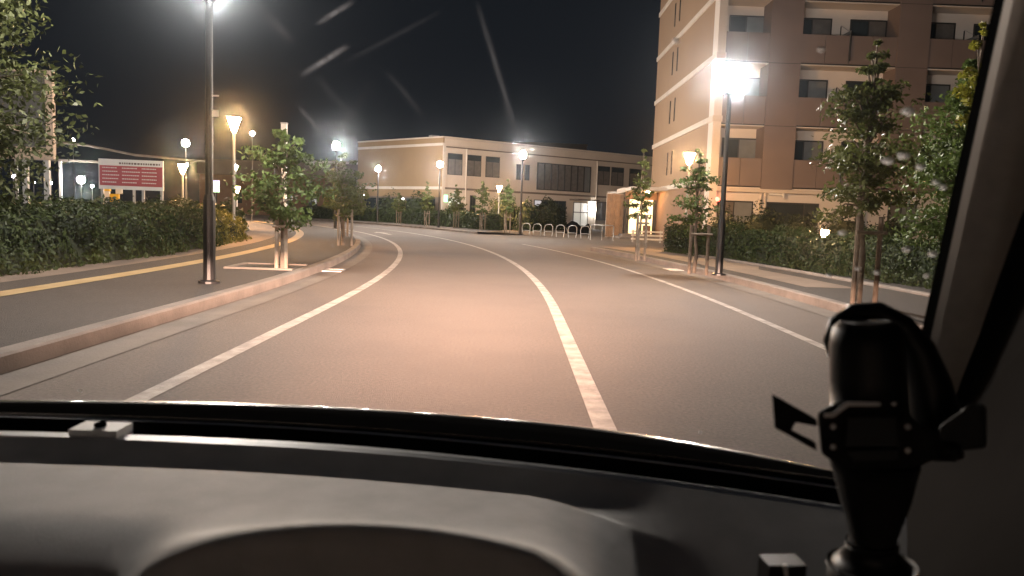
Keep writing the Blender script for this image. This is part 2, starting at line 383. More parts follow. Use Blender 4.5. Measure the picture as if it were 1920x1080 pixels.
tree((7.7, 13.4, .0), 4.0, 1.5, 'bushy green tree behind the right hedge next to the dark pillar', GREEN, .30, 11000, .055, kind='leafy_tree', layers=False, ncl=40, trunk=.07)
tree((6.95, 12.0, .0), 4.3, .36, 'yellow green sapling half hidden by the windscreen pillar', YELLOWG, .62, 900, .055, kind='leafy_tree', layers=False, ncl=12, trunk=.03)
tree((-8.6, 11.2, .0), 5.4, 2.15, 'big blurred tree at the left picture edge before the large board', leafmat('leaf_deep_olive', (.034, .044, .015)), .20, 34000, .055, kind='leafy_tree', power=.6, ncl=64, trunk=.09)
for (x, y), h, r, lb in (((-9.3, 62.3), 2.6, .6, 'first young tree before the far hedge, under the orange end wall'),
        ((-6.5, 57.5), 3.2, .62, 'light green young tree beside the post at the low building corner'),
        ((-4.1, 54.4), 3.0, .62, 'thin sparse tree right of the post at the low building corner'),
        ((-2.15, 51.8), 3.3, .8, 'broad young tree at the near end of the far hedge'),
        ((-.45, 46.6), 3.2, .62, 'young tree beside the post at the bicycle racks')):
    tree((x, y, Z3), h, r, lb, GREEN2 if x < -3 else GREEN, .36, 800, .10, ncl=18, group=GT)
    support((x, y-.1, Z3), 1.15, 'stakes of the '+lb, .3, .34, 'bark')
def bush(loc, rx, rz, label, m=HEDGE, n=1500, leaf=.08, cat='bush'):
    t = thing('round_bush', label, cat, loc)
    d = rng.normal(size=(n, 3)); d /= np.linalg.norm(d, axis=1)[:, None]; d[:, 2] = np.abs(d[:, 2]*1.0)
    lump = 1+.12*np.sin(d[:, 0]*7+loc[0])*np.cos(d[:, 1]*6)+.06*np.sin(d[:, 2]*13)
    P = d*np.array([rx, rx, rz])*(lump*rng.uniform(.82, 1.03, n))[:, None]
    obj('foliage', leaf_mesh('foliage', P, leaf, d), m, t)
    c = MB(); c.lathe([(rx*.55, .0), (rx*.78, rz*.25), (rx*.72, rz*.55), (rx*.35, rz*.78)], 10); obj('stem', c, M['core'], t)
bush((3.0, 69, 0), 1.75, 2.75, 'large dark round bush in front of the low building entrance', DARKG, 2200, .13)
for (x, y), rx, rz, lb in (((8.3, 30.5), .9, 1.75, 'dark bush behind the right hedge at its far end'), ((9.6, 30.0), 1.0, 2.0, 'dark bush behind the hedge, right of the tall lamp post'),
        ((11.2, 30.6), 1.0, 1.7, 'low dark bush before the pale ground floor windows'), ((13.0, 30.5), 1.1, 1.9, 'reddish dark bush before the dark ground floor opening'),
        ((15.0, 31.0), .9, 1.7, 'small bush left of the near tree trunk'), ((15.6, 25.0), .8, 1.1, 'low spreading bush under the curtained ground floor window')):
    bush((x, y, 0), rx, rz, lb, DARKG if y > 28 else HEDGE, 1300, .07)
for (x, y), rx, rz, lb in (((-5.0, 66.5), 1.0, 2.4, 'dark shrub at the low building corner'), ((-8.5, 69.5), 1.6, 3.0, 'grey green shrub before the orange end wall'), ((-11.5, 72.0), 1.5, 2.9, 'dark shrub under the orange end wall at its far side'),
        ((-.9, 62.5), 1.4, 2.9, 'shrub before the slit window of the low building'), ((1.0, 61), 1.0, 2.4, 'shrub left of the glazed entrance'), ((-14.6, 34), .8, 1.5, 'green bush lit beside the blue and green sign'), ((-12.5, 33.5), .9, 1.4, 'small bush at the end of the left hedge')):
    bush((x, y, 0), rx, rz, lb, HEDGE, 900, .12)
def hedge(pts, w, h, label, leaf, dens, m=HEDGE, seg=None):
    """a clipped hedge along the polyline of its front foot; its body lies to the left of the walk when w > 0"""
    t = thing('hedge', label, 'hedge', (pts[0][0], pts[0][1], 0)); o = np.array([pts[0][0], pts[0][1], 0.0])
    P = []; N = []; core = MB()
    for (a, b) in zip(pts[:-1], pts[1:]):
        a = np.array(a+(0,), float)-o; b = np.array(b+(0,), float)-o; d = b-a; L = np.linalg.norm(d); u = d/L; nn = np.array([-u[1], u[0], 0])*np.sign(w); W = abs(w)
        def face(k, f):
            s = rng.uniform(0, L, k); P.append(f(s, k)); 
        def wob(s, q): return .10*np.sin(s*1.7+a[0]*3+q*3)+.07*np.sin(s*4.3+q*9+a[1])+.05*np.sin(s*9.1+q*5)
        k = int(L*h*dens); s = rng.uniform(0, L, k); z = rng.uniform(.03, h, k); dd = rng.exponential(.06, k)-.06+wob(s, z)*.8
        P.append(a+np.outer(s, u)+np.outer(dd+.06*(z/h > .9), nn)+np.outer(z, [0, 0, 1])); N.append(np.tile(-nn, (k, 1)))
        k = int(L*W*dens*.8); s = rng.uniform(0, L, k); q = rng.uniform(-.02, W, k); z = h-.03+wob(s, q)-rng.exponential(.06, k)+.03+(rng.uniform(0, 1, k) > .96)*rng.exponential(.07, k)
        P.append(a+np.outer(s, u)+np.outer(q, nn)+np.outer(z, [0, 0, 1])); N.append(np.tile([0, 0, 1.0], (k, 1)))
        for e, sg in ((0, -1), (L, 1)):
            k = int(h*W*dens); q = rng.uniform(0, W, k); z = rng.uniform(.03, h, k)
            P.append(a+np.outer(np.full(k, e)+sg*(rng.uniform(-.1, .05, k)), u)+np.outer(q, nn)+np.outer(z, [0, 0, 1])); N.append(np.tile(sg*u, (k, 1)))
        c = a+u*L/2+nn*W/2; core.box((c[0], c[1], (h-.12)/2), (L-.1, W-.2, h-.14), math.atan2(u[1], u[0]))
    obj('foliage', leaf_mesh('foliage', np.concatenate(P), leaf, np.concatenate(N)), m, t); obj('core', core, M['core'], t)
hp = [road(s, -7.85) for s in (-2, 4, 9, 14, 18, 21.6)]
hedge(hp, 1.25, 1.13, 'long dark clipped hedge along the left pavement below the red board', .045, 620)
LITG = leafmat('leaf_lamp_glow', (.105, .110, .026))  # warm lamp light on the hedge end, put into the leaf colour
for s_, r_, h_, lb in ((22.2, .78, 1.10, 'shrub tinted yellow green for lamp glow right where the long left hedge ends'), (23.7, .72, 1.22, 'shrub tinted yellow green for lamp glow in front of the warm cone lamp post'), (25.2, .80, 1.12, 'shrub tinted yellow green for lamp glow just beyond the warm cone lamp post'), (26.8, .75, 1.0, 'last shrub tinted yellow green for lamp glow at the bend of the yellow strip')):
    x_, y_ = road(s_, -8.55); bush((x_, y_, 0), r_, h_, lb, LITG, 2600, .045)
hedge([(5.35, 27.6), (6.8, 22.2), (7.55, 17.8), (8.2, 14.5), (9.3, 8.5)], 1.1, 1.07, 'clipped hedge with glossy leaves before the tall apartment block', .042, 800)
fh = [(CX-RAD+99.3*math.cos(a), ARC0+99.3*math.sin(a)) for a in (.45, .52, .59, .66, .73, .80)]
hedge(fh, -1.3, 1.25, 'far low hedge in the bend before the two storey building', .10, 130)

# ------------------------------------------------------------------ tall apartment block
A = thing('apartment_block', 'tall cream and brown apartment block with recessed balconies and an orange end wall', 'apartment block', (9.2, 37, 0))
FL = [2.95, 5.85, 8.74, 11.63, 14.52, 17.4]; DEEP = 1.2; LEN = 26.4
b = MB()
b.bx(.02, LEN, DEEP, 16.0, 0, 2.95); b.bx(.02, LEN, DEEP, 16.0, 2.95, 17.4); 
obj('wall', b, M['cream'], A)
b = MB(); b.bx(-.02, .36, 0, .9, 0, 17.6); obj('corner_pier', b, M['cream'], A)
for z in (3.2, 6.12, 9.02, 11.9, 14.8):
    q = MB(); q.bx(-.06, .40, -.03, .92, z-.16, z+.12); obj('corner_block', q, M['band'], A)
b = MB(); b.bx(0, .2, .9, 16.02, 3.0, 17.6); obj('end_wall', b, M['tan'], A)
b = MB(); b.bx(-.03, .17, .9, 16.02, 0, 3.0); obj('end_wall', b, M['brownwall'], A)
for z in (3.2, 6.12, 9.02, 11.9, 14.8):
    q = MB(); q.bx(-.07, .1, .93, 16.05, z-.14, z+.12); obj('wall_band', q, M['band'], A)
q = MB(); q.bx(.05, .3, 16.02, 16.15, 0, 17.6); obj('downpipe', q, M['band'], A)
sl = MB(); sl.bx(-.012, .02, -.13, .13, -.68, .68); slm = sl.mesh('slit_window'); slm.materials.append(M['glass'])
for z in (4.65, 7.75, 10.65, 13.5):
    for y in (9.4, 10.75): obj('slit_window', slm, None, A, (0, y, z))
piers = [(2.40, 3.88), (8.33, 9.80), (14.25, 15.72), (20.2, 21.65)]
for x0, x1 in piers:
    q = MB(); q.bx(x0, x1, -.06, DEEP+.02, 2.9, 17.4); obj('pier', q, M['brown'], A)
    for z in FL[1:-1]:
        q = MB(); q.bx(x0-.004, x1+.004, -.066, -.05, z-.02, z+.0); obj('joint', q, M['frame'], A)
bays = [(.36, 2.40, 2), (3.88, 8.33, 4), (9.80, 14.25, 4), (15.72, 20.2, 4)]
def glazed(w, h, key, split=.46):
    """frame mesh and the two panes of a sliding window, centre at the foot"""
    f = MB(); d = .06; f.bx(-w/2, w/2, -d, 0, 0, .05); f.bx(-w/2, w/2, -d, 0, h-.07, h); f.bx(-w/2, -w/2+.06, -d, 0, .05, h-.07); f.bx(w/2-.06, w/2, -d, 0, .05, h-.07)
    xm = -w/2+w*split; f.bx(xm-.025, xm+.025, -d+.006, 0, .05, h-.07)
    p1 = MB(); p1.bx(-w/2+.06, xm-.025, -.03, -.012, .05, h-.07); p2 = MB(); p2.bx(xm+.025, w/2-.06, -.04, -.022, .05, h-.07)
    fm = f.mesh('window'); fm.materials.append(M['frame'])
    return fm, p1.mesh('pane'), p2.mesh('pane')
GL = {}
def window(parent, loc, w, h, left='glass', right='curtain', rz=0.0, split=.46):
    k = (w, h, split)
    if k not in GL: GL[k] = (glazed(w, h, k, split), {})
    (fm, a, c), cache = GL[k]
    o = obj('window', fm, None, parent, loc, rz)
    for me, mm, i in ((a, left, 0), (c, right, 1)):
        if (i, mm) not in cache: d = me.copy(); d.materials.append(M[mm]); cache[(i, mm)] = d
        obj('pane', cache[(i, mm)], None, o)
    return o
pm = {}
for fi, z in enumerate(FL[:-1]):
    for bi, (x0, x1, n) in enumerate(bays):
        w = (x1-x0)/n
        if w not in pm: q = MB(); q.bx(.012, w-.012, 0, .05, .0, 1.30); pm[w] = q.mesh('balcony_panel'); pm[w].materials.append(M['brown'])
        for k in range(n): obj('balcony_panel', pm[w], None, A, (x0+w*k, .0, z+.06))
        q = MB(); q.bx(x0+.003, x1-.003, .055, DEEP, z-.05, z+.10); obj('balcony_slab', q, M['cream'], A)
        q = MB(); q.bx(x0, x1, .01, .054, z+.0, z+.055); obj('ledge', q, M['frame'], A)
        cur = random.choice(['curtain', 'curtain', 'glass'])
        if n == 2: window(A, (x0+1.28, DEEP, z+.12), 1.75, 2.28, 'glass', 'curtain', 0)
        else:
            window(A, (x0+.92, DEEP, z+.12), 1.75, 2.28, 'glass', 'curtain' if fi != 2 else 'blind', 0)
            window(A, (x0+3.55, DEEP, z+.12), 1.75, 2.28, 'glass', 'blind' if fi in (1, 2) else 'curtain', 0, .5)
            s = MB(); s.bx(-.02, .02, -1.3, 0, 1.32, 1.36); s.bx(-.02, .02, -1.3, -1.26, .1, 1.32); s.bx(-.02, .02, -.04, 0, .1, 1.95); s.quad((-.02, -1.3, 1.36), (.02, -1.3, 1.36), (.02, 0, 2.0), (-.02, 0, 2.0))
            xx = (x0+x1)/2+.02
            pt = obj('partition', s, M['frame'], A, (xx, DEEP-.0, z+.1))
            sp = MB(); sp.bx(-.008, .008, -1.25, -.05, .05, 1.5); obj('partition_pane', sp, M['curtain'], pt)
q = MB(); q.bx(-.08, LEN+.05, -.08, 16.1, 17.62, 17.9); obj('roof', q, M['band'], A)
# ground floor
q = MB(); q.bx(.36, LEN, .35, DEEP, 0, 2.78); obj('wall', q, M['cream'], A)
q = MB(); q.bx(.36, LEN, .05, .34, 2.72, 2.90); obj('ledge', q, M['band'], A)
window(A, (1.35, .352, .55), 1.7, 1.75, 'blind', 'curtain'); window(A, (4.1, .352, .25), 2.5, 2.05, 'glass', 'glass', split=.72)
window(A, (9.35, .352, .9), 1.35, 1.55, 'blind', 'curtain'); window(A, (12.6, .352, .5), 1.9, 1.8, 'glass', 'curtain')
dp = MB(); dp.tube([(2.55, .27, 0), (2.55, .27, 2.70)], .06, 8); dpm = dp.mesh('downpipe'); dpm.materials.append(M['band'])
obj('downpipe', dpm, None, A); obj('downpipe', dpm, None, A, (.2, 0, 0)); obj('downpipe', dpm, None, A, (4.95, 0, 0))
q = MB(); q.bx(2.85, 3.55, .12, .30, 2.62, 2.70); q.bx(3.5, 3.58, .05, .14, 2.5, 2.72); obj('gate_camera', q, M['white'], A)
q = MB(); q.lathe([(.05, 0), (.10, .03), (.11, .16), (.05, .22)], 10, (.36, -.16, 2.22)); obj('fire_lamp', q, emit('red_lamp', (1, .05, .03), 7), A)
# entrance porch between the two buildings
E_ = thing('entrance_porch', 'warm lit glass entrance with brown canopy between the two buildings', 'entrance', (7.4, 50.2, 0))
q = MB(); q.bx(-.35, 1.75, .1, 4, 2.95, 3.25); q.bx(-.35, 1.75, -3.2, .1, 3.0, 3.2); obj('canopy', q, M['band'], E_)
q = MB(); q.bx(-.30, 1.72, -.02, .16, 2.50, 2.94); obj('header', q, M['brownwall'], E_)
q = MB(); q.bx(-.30, -.1, -.02, .16, 0, 2.49); q.bx(1.5, 1.72, -.02, .16, 0, 2.49); q.bx(-.1, -.02, .0, .1, .3, 2.49); q.bx(.78, .83, .0, .1, .3, 2.49); obj('frame', q, M['frame'], E_)
q = MB(); q.bx(-.02, .78, .04, .07, .3, 2.49); q.bx(.83, 1.5, .04, .07, .3, 2.49); obj('door', q, emit('lit_doorway', (1.0, .70, .30), 1.15), E_)
q = MB(); q.bx(.9, 1.35, -.35, -.05, .3, .85); obj('planter_stand', q, M['brownwall'], E_)
q = MB(); q.bx(-.9, 1.9, -2.4, 0.2, 0, .14); q.bx(-.6, 1.8, -1.6, .2, .14, .28); obj('steps', q, M['concrete'], E_)
q = MB(); q.lathe([(.09, 0), (.09, .06)], 12, (.9, -1.2, 2.93)); obj('ceiling_light', q, emit('porch_light', WARM, 700), E_)
q = MB(); q.bx(-1.45, -.36, 0.3, .5, 0, 2.85); obj('wall', q, M['grayw'], E_)
wp = MB(); wp.bx(0, .27, 0, .05, 0, 2.75); wpm = wp.mesh('wood_plank'); wpm.materials.append(M['wood'])
for k in range(4): obj('wood_plank', wpm, None, E_, (-1.46+.28*k, .24, .05))

# ------------------------------------------------------------------ low two storey building
ANG = math.atan2(84.3-70, 13.95+6.5)
B = thing('low_building', 'two storey beige public building with orange end wall and dark windows', 'building', (-6.5, 70, 0), ANG)
LB, HB = 26.0, 7.85; e2 = Vector((-15.86+6.5, 78.8-70, 0)); e2.rotate(Matrix.Rotation(-ANG, 3, 'Z')); ex, ey = e2.x, e2.y; ul = Vector((ex, ey, 0)).normalized(); LW = e2.length
def prism(mb, pts, z0, z1):
    i = len(mb.v); n = len(pts); mb.v += [(x, y, z0) for x, y in pts]+[(x, y, z1) for x, y in pts]
    mb.f.append(tuple(i+k for k in reversed(range(n)))); mb.f.append(tuple(i+n+k for k in range(n)))
    for k in range(n): mb.f.append((i+k, i+(k+1) % n, i+n+(k+1) % n, i+n+k))
q = MB(); prism(q, [(0.05, .02), (LB, .02), (LB, 16), (ex*1.0+6, 16), (ex+.02, ey)], 0, HB-.03); obj('wall', q, M['grayw'], B)
outn = Vector((-ul.y, ul.x, 0)); 
if outn.y > 0: outn = -outn
def endslab(a, b_, d0, d1, z0, z1, name, m):
    q = MB(); P = [ul*a+outn*d0, ul*b_+outn*d0, ul*b_+outn*d1, ul*a+outn*d1]; pts = [(p.x, p.y) for p in P]
    ar = sum(pts[k][0]*pts[(k+1) % 4][1]-pts[(k+1) % 4][0]*pts[k][1] for k in range(4))
    prism(q, pts if ar > 0 else pts[::-1], z0, z1); return obj(name, q, m, B)
endslab(0, LW, 0, .15, 3.5, 7.15, 'end_wall', M['tanlow']); endslab(0, LW, 0, .13, 2.55, 3.25, 'end_wall', M['tanlow'])
endslab(-.02, LW, -.05, .20, 7.15, 7.38, 'wall_band', M['band']); endslab(0, LW, 0, .15, 7.38, HB, 'end_wall', M['tanlow']); endslab(0, LW, 0, .2, 3.25, 3.5, 'wall_band', M['band'])
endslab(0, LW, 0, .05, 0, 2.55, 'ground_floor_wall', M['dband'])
endslab(-.05, LW, -.1, .22, HB, HB+.12, 'coping', M['band'])
for a in (1.0, 3.2, 5.4, 7.6, 9.8): endslab(a, a+1.9, .05, .10, .6, 2.4, 'pane', M['glass'])
q = MB(); q.bx(-.12, LB, -.08, .2, HB, HB+.12); obj('coping', q, M['band'], B)
q = MB(); q.bx(-.04, LB, -.10, .02, 7.0, 7.10); q2 = q; obj('cornice', q, M['dband'], B)
q = MB(); q.bx(-.02, LB, -.05, .02, 3.28, 3.46); obj('wall_band', q, M['dband'], B)
q = MB(); q.bx(-.14, .12, -.12, .1, 0, 7.2); obj('downpipe', q, M['band'], B)
for x in (2.3, 18.0):
    q = MB(); q.tube([(x, -.12, 0), (x, -.12, 7.0)], .07, 8); obj('downpipe', q, M['band'], B)
for x, w in ((1.15, 1.52), (3.18, 1.52), (5.22, 1.55), (18.95, 1.72), (20.9, 1.72), (23.4, 1.6)):
    window(B, (x, .015, 4.6), w, 1.92, 'blind', 'blind', 0, .5)
    q = MB(); q.bx(x-w/2+.06, x+w/2-.06, -.052, -.048, 6.0, 6.45); obj('blind_box', q, M['glass'], B)
for x in (8.2, 9.2): window(B, (x, .015, 4.55), .56, 1.48, 'glass', 'glass', 0, .5)
# the big mullioned window
bw = MB(); x0, x1, z0, z1 = 10.4, 17.2, 3.72, 6.35
bw.bx(x0, x1, -.10, .015, z0, z0+.09); bw.bx(x0, x1, -.10, .015, z1-.09, z1)
bwo = obj('window', bw, M['frame'], B)
mu = MB(); mu.bx(-.04, .04, -.10, .015, z0+.09, z1-.09); mum = mu.mesh('mullion'); mum.materials.append(M['frame'])
NW = 8; st = (x1-x0-.08)/NW
for k in range(NW+1): obj('mullion', mum, None, bwo, (x0+.04+st*k, 0, 0))
pp = MB(); pp.bx(.04, st-.04, -.03, -.01, z0+.09, z1-.09); ppm = pp.mesh('pane'); ppm.materials.append(M['blind']); ppl = ppm.copy(); ppl.materials.clear(); ppl.materials.append(M['curtain'])
for k in range(NW): obj('pane', ppl if k == 7 else ppm, None, bwo, (x0+.04+st*k, 0, 0))
# ground floor openings
window(B, (11.1, .015, .3), 1.85, 2.45, 'litblue', 'glass', 0, .5); window(B, (13.2, .015, .3), 1.9, 2.45, 'glass', 'glass', 0, .5)
o = window(B, (16.1, .015, .3), 1.95, 2.4, 'litwarm', 'litwarm', 0, .5)
q = MB(); q.bx(-.95, .95, -.075, -.062, 1.35, 1.43); obj('transom', q, M['frame'], o)
q = MB(); q.bx(14.6, 17.4, -1.4, 0.0, 2.85, 3.0); obj('canopy', q, M['dband'], B)
window(B, (18.9, .015, .95), 1.75, 1.9, 'blind', 'blind', 0, .5); window(B, (20.4, .015, .9), .6, 2.0, 'glass', 'glass', 0, .5); window(B, (3.15, .015, .8), .6, 2.05, 'glass', 'glass', 0, .5)
q = MB(); q.bx(17.5, 17.8, -.3, -.02, 1.85, 2.25); obj('wall_lamp', q, emit('wall_lamp', (1, .95, .88), 130), B)
q = MB(); q.bx(.05, .40, -.14, -.08, 2.15, 2.75); obj('exit_sign', q, emit('green_sign', (.03, .85, .45), 3.0), B)
q = MB(); q.bx(.6, 1.7, -.03, -.01, 1.0, 2.55); obj('lit_pane', q, emit('lit_pane', (.75, .85, .70), .42), B)
q = MB(); q.bx(19.6, 23.0, -3.0, 0, 3.78, 3.98); obj('canopy', q, M['band'], B)
q = MB(); q.bx(ex+3, ex+3.8, 3, 3.6, HB, HB+.45); obj('roof_vent', q, M['galv'], B)
q = MB(); q.bx(ex+7, ex+7.7, 3, 3.6, HB, HB+.45); obj('roof_vent', q, M['galv'], B)
q = MB(); q.bx(0.5, LB-.5, .5, 12, HB-.02, HB+.03); obj('roof', q, M['galv'], B)
# volumes far behind
t = thing('background_building', 'dim flat roofed block rising behind the low building', 'building', (4, 118, 0))
q = MB(); q.bx(-6.5, 6.5, 0, 10, 0, 11.8); obj('wall', q, M['dband'], t); q = MB(); q.bx(-6.6, 6.6, -.1, 10.1, 11.8, 12.1); obj('roof', q, M['dband'], t)
t = thing('background_building', 'dark building with pale roof edge between the trees and the orange wall', 'building', (-22, 95, 0))
q = MB(); q.bx(-3.5, 5.5, 0, 8, 0, 6.6); obj('wall', q, M['dband'], t); q = MB(); q.bx(-3.6, 5.6, -.2, 8.1, 6.62, 6.85); obj('roof', q, M['band'], t)
wm = MB(); wm.bx(-.5, .5, -.03, .02, 0, 1.2); wmm = wm.mesh('window'); wmm.materials.append(M['glass'])
for k in range(4): obj('window', wmm, None, t, (-2.4+2.2*k, 0, 3.8))
t = thing('background_building', 'low reddish building with grey roof band behind the left trees', 'building', (-28, 90, 0))
q = MB(); q.bx(-8.5, 6, 0, 9, 0, 4.6); obj('wall', q, M['brownwall'], t); q = MB(); q.bx(-8.7, 6.2, -.3, 9.2, 4.62, 6.3); obj('roof', q, M['dband'], t)
for k in range(5): obj('window', wmm, None, t, (-7+2.9*k, 0, 1.4))
t = thing('pylon', 'pale square pylon rising behind the crown of the nearest small tree', 'pylon', (-17.85, 60, 0))
q = MB(); q.bx(-.2, .2, -.2, .2, 0, 7.5); obj('shaft', q, M['white'], t); q = MB(); q.bx(-.23, .23, -.23, .23, 7.5, 7.6); obj('cap', q, M['galv'], t)
t = thing('covered_walkway', 'pale roofed walkway beyond the left hedge, reaching toward the red board', 'walkway roof', (-33, 60, 0), .25)
q = MB(); q.tube([(-9, 0, 5.5), (-4, 0, 5.6), (0, 0, 5.35), (3, 2, 4.9), (8, 4, 4.75)], .09, 6); obj('roof', q, M['concrete'], t)
q = MB(); q.box((-1, .5, 4.15), (9, .4, .16)); obj('beam', q, M['concrete'], t)
po = MB(); po.bx(-.09, .09, -.09, .09, 0, 4.1); pom = po.mesh('post'); pom.materials.append(M['galv'])
for x in (-5, -2, 1, 3.2): obj('post', pom, None, t, (x, .5, 0))

# ------------------------------------------------------------------ boards and signs beyond the left hedge
t = thing('notice_board', 'red printed notice board on white posts behind the left hedge', 'notice board', (-10.86, 22, 0), .12)
q = MB(); q.bx(-.87, .87, 0, .04, 1.58, 2.42); obj('board', q, M['white'], t)
q = MB(); q.bx(-.84, .84, -.008, -.002, 1.68, 2.24); obj('red_panel', q, M['redp'], t)
q = MB()
x = -.32
while x < .78:
    w = random.uniform(.03, .07); q.bx(x, x+w, -.006, -.002, 2.285, 2.335); x += w+.022
tag(obj('heading', q, M['darkp'], t), kind='stuff')
q = MB()
for c in range(3):
    for r in range(5):
        x = -.77+c*.53; e = x+random.uniform(.36, .47)
        while x < e:
            w = random.uniform(.02, .06); q.bx(x, x+w, -.013, -.009, 2.165-r*.1, 2.19-r*.1); x += w+.012
tag(obj('lettering', q, M['white'], t), kind='stuff')
po = MB(); po.bx(-.035, .035, .045, .10, 0, 2.42); pom = po.mesh('post'); pom.materials.append(M['galv'])
for x in (-.8, .3, .8): obj('post', pom, None, t, (x, 0, 0))
t = thing('large_board', 'large dark sign board in a pale brown frame at the left picture edge', 'sign board', (-10.0, 16, 0), .1)
q = MB(); q.bx(-1.6, .36, 0, .06, 2.3, 3.8); obj('panel', q, M['boardback'], t)
q = MB(); q.bx(.36, .5, -.03, .09, 2.05, 3.85); q.bx(-1.6, .36, -.03, .09, 2.05, 2.3); q.bx(-1.6, .36, -.03, .09, 3.8, 3.85); obj('frame', q, M['boardframe'], t)
po = MB(); po.bx(-.05, .05, 0, .08, 0, 2.05); pom = po.mesh('leg'); pom.materials.append(M['galv'])
for x in (-1.2, -.08, .34): obj('leg', pom, None, t, (x, 0, 0))
t = thing('parking_sign', 'low cluster of yellow and white parking panels under the red board', 'parking sign', (-14.5, 28, 0))
q = MB(); q.bx(-.42, -.12, 0, .08, 1.2, 1.58); obj('white_panel', q, M['white'], t); q = MB(); q.bx(.10, .32, .02, .1, 1.5, 1.70); obj('white_panel', q, M['white'], t)
q = MB(); q.bx(-.42, -.10, -.01, .09, 1.585, 1.72); obj('yellow_panel', q, M['yellowp'], t); q = MB(); q.bx(-.11, .22, .0, .08, 1.2, 1.49); obj('yellow_panel', q, M['yellowp'], t)
q = MB(); q.bx(-.3, -.24, .02, .07, 0, 1.2); obj('post', q, M['galv'], t); q = MB(); q.bx(.05, .11, .02, .07, 0, 1.2); obj('post', q, M['galv'], t)
t = thing('lit_sign', 'small lit sign, blue above and green below, beside the left lamp post', 'lit sign', (-17.4, 45, 0))
q = MB(); q.bx(-.25, .25, 0, .12, 2.28, 2.60); obj('blue_panel', q, emit('sign_blue', (.03, .16, 1.0), .9), t)
q = MB(); q.bx(-.19, -.03, -.02, -.004, 2.38, 2.52); q.bx(.02, .17, -.02, -.004, 2.40, 2.50); obj('lettering', q, emit('sign_white', (.9, .95, 1), .9), t)
q = MB(); q.bx(-.25, .25, 0, .12, 1.92, 2.275); obj('green_panel', q, emit('sign_green', (.05, .95, .40), .9), t)
q = MB(); q.bx(-.12, .12, -.02, -.004, 1.98, 2.22); obj('white_mark', q, emit('sign_white', (.9, .95, 1), .9), t)
q = MB(); q.bx(-.05, .05, .02, .1, 0, 1.915); obj('post', q, M['black'], t)

# ------------------------------------------------------------------ bicycle racks, rails, bench by the plaza
def rack(loc, rz, label):
    t = thing('bicycle_rack', label, 'bicycle rack', loc, rz, 'row of steel hoop bicycle racks')
    q = MB(); q.tube([(-.22, 0, 0), (-.26, 0, .45), (-.2, 0, .66), (-.05, 0, .72), (.16, 0, .72), (.27, 0, .6), (.27, 0, .30), (.22, 0, 0)], .028, 7); obj('hoop', q, M['metal'], t, smooth=True)
    c = MB(); c.tube([(-.25, 0, .28), (.27, 0, .28)], .024, 7); obj('crossbar', c, M['metal'], t)
    return t
rl = ['leftmost hoop rack, close to the lamp post on the plaza', 'second hoop rack from the lamp post on the plaza', 'third hoop rack from the plaza lamp post', 'third hoop rack from the handrail end', 'second hoop rack from the handrail end', 'hoop rack next to the steel handrail']
R0 = None
for k, lb in enumerate(rl):
    p = (.75+.68*k, 49.2-.75*k, 0)
    if R0 is None: R0 = rack(p, -.25, lb)
    else: dup(R0, p, -.25, lb)
t = thing('handrail', 'silver handrail on the plaza at the end of the bicycle racks', 'handrail', (4.3, 43.5, 0), -.5)
q = MB(); q.tube([(0, 0, 0), (0, 0, .78), (.06, 0, .84), (1.3, 0, .84), (1.36, 0, .78), (1.36, 0, 0)], .03, 7); obj('rail', q, M['metal'], t, smooth=True)
q = MB(); q.tube([(.68, 0, 0), (.68, 0, .81)], .024, 7); obj('post', q, M['metal'], t)
t = thing('low_fence', 'low white rail fence before the lit entrance', 'low fence', (6.35, 42, 0))
for k, z in enumerate((.18, .38, .58)):
    q = MB(); q.bx(0, 1.7, -.03, .03, z-.045, z+.045); obj('rail', q, M['white'], t)
po = MB(); po.bx(-.04, .04, .035, .10, 0, .66); pom = po.mesh('post'); pom.materials.append(M['galv'])
for x in (.1, .85, 1.6): obj('post', pom, None, t, (x, 0, 0))
t = thing('parked_bicycles_cover', 'dark covered motorcycle leaning near the door of the low building', 'motorcycle', (4.6, 56, 0), .6)
q = MB(); q.grid([[(-.95+.38*i, y, z*(.75+.25*math.sin(i*1.3))) for i in range(6)] for y, z in ((-.34, .02), (-.28, .55), (-.1, .95), (.1, .95), (.28, .55), (.34, .02))]); obj('cover', q, M['matte'], t, smooth=True)
w_ = MB(); w_.tube([(.0, -.05, 0), (0, .05, 0)], .28, 14); wmx = w_.mesh('wheel'); wmx.materials.append(M['black'])
obj('wheel', wmx, None, t, (-.75, 0, .28)); obj('wheel', wmx, None, t, (.75, 0, .28))

# ------------------------------------------------------------------ our car, seen from the driver's seat
CAR = thing('car', 'car cabin from the driver seat, grey dashboard, dark windscreen pillar and bonnet edge', 'car', (0, 0, 0))
PX = [-420, 0, 250, 500, 750, 1000, 1250, 1560, 1800]
def curve(v):
    def f(x): return float(np.interp(x, PX, v))
    xs = np.linspace(PX[0], PX[-1], 60); ys = np.interp(xs, PX, v)
    for _ in range(14): ys[1:-1] = (ys[:-2]+2*ys[1:-1]+ys[2:])/4
    return lambda x: float(np.interp(x, xs, ys))
XS = np.linspace(-420, 1800, 49)
def dep(Y0): return lambda x: Y0*(1-.16*max(0, (x-500)/1300)**2)
bon = curve([748, 749, 751, 754, 769, 787, 818, 878, 935])
def cols(dy, Y, c): return [at(x, c(x)+dy, dep(Y)(x)) for x in XS]
bq = MB(); top = cols(0, 1.25, bon)
rows = [cols(6, 1.225, bon), cols(3, 1.23, bon), cols(1.2, 1.24, bon), cols(0, 1.26, bon)]
for dY, dz in ((.12, -.045), (.35, -.17), (.6, -.30), (.8, -.45), (.86, -.75)): rows.append([Vector((p.x, p.y+dY, p.z+dz)) for p in rows[3]])
bq.grid(rows); obj('bonnet', bq, M['bonnet'], CAR, smooth=True)
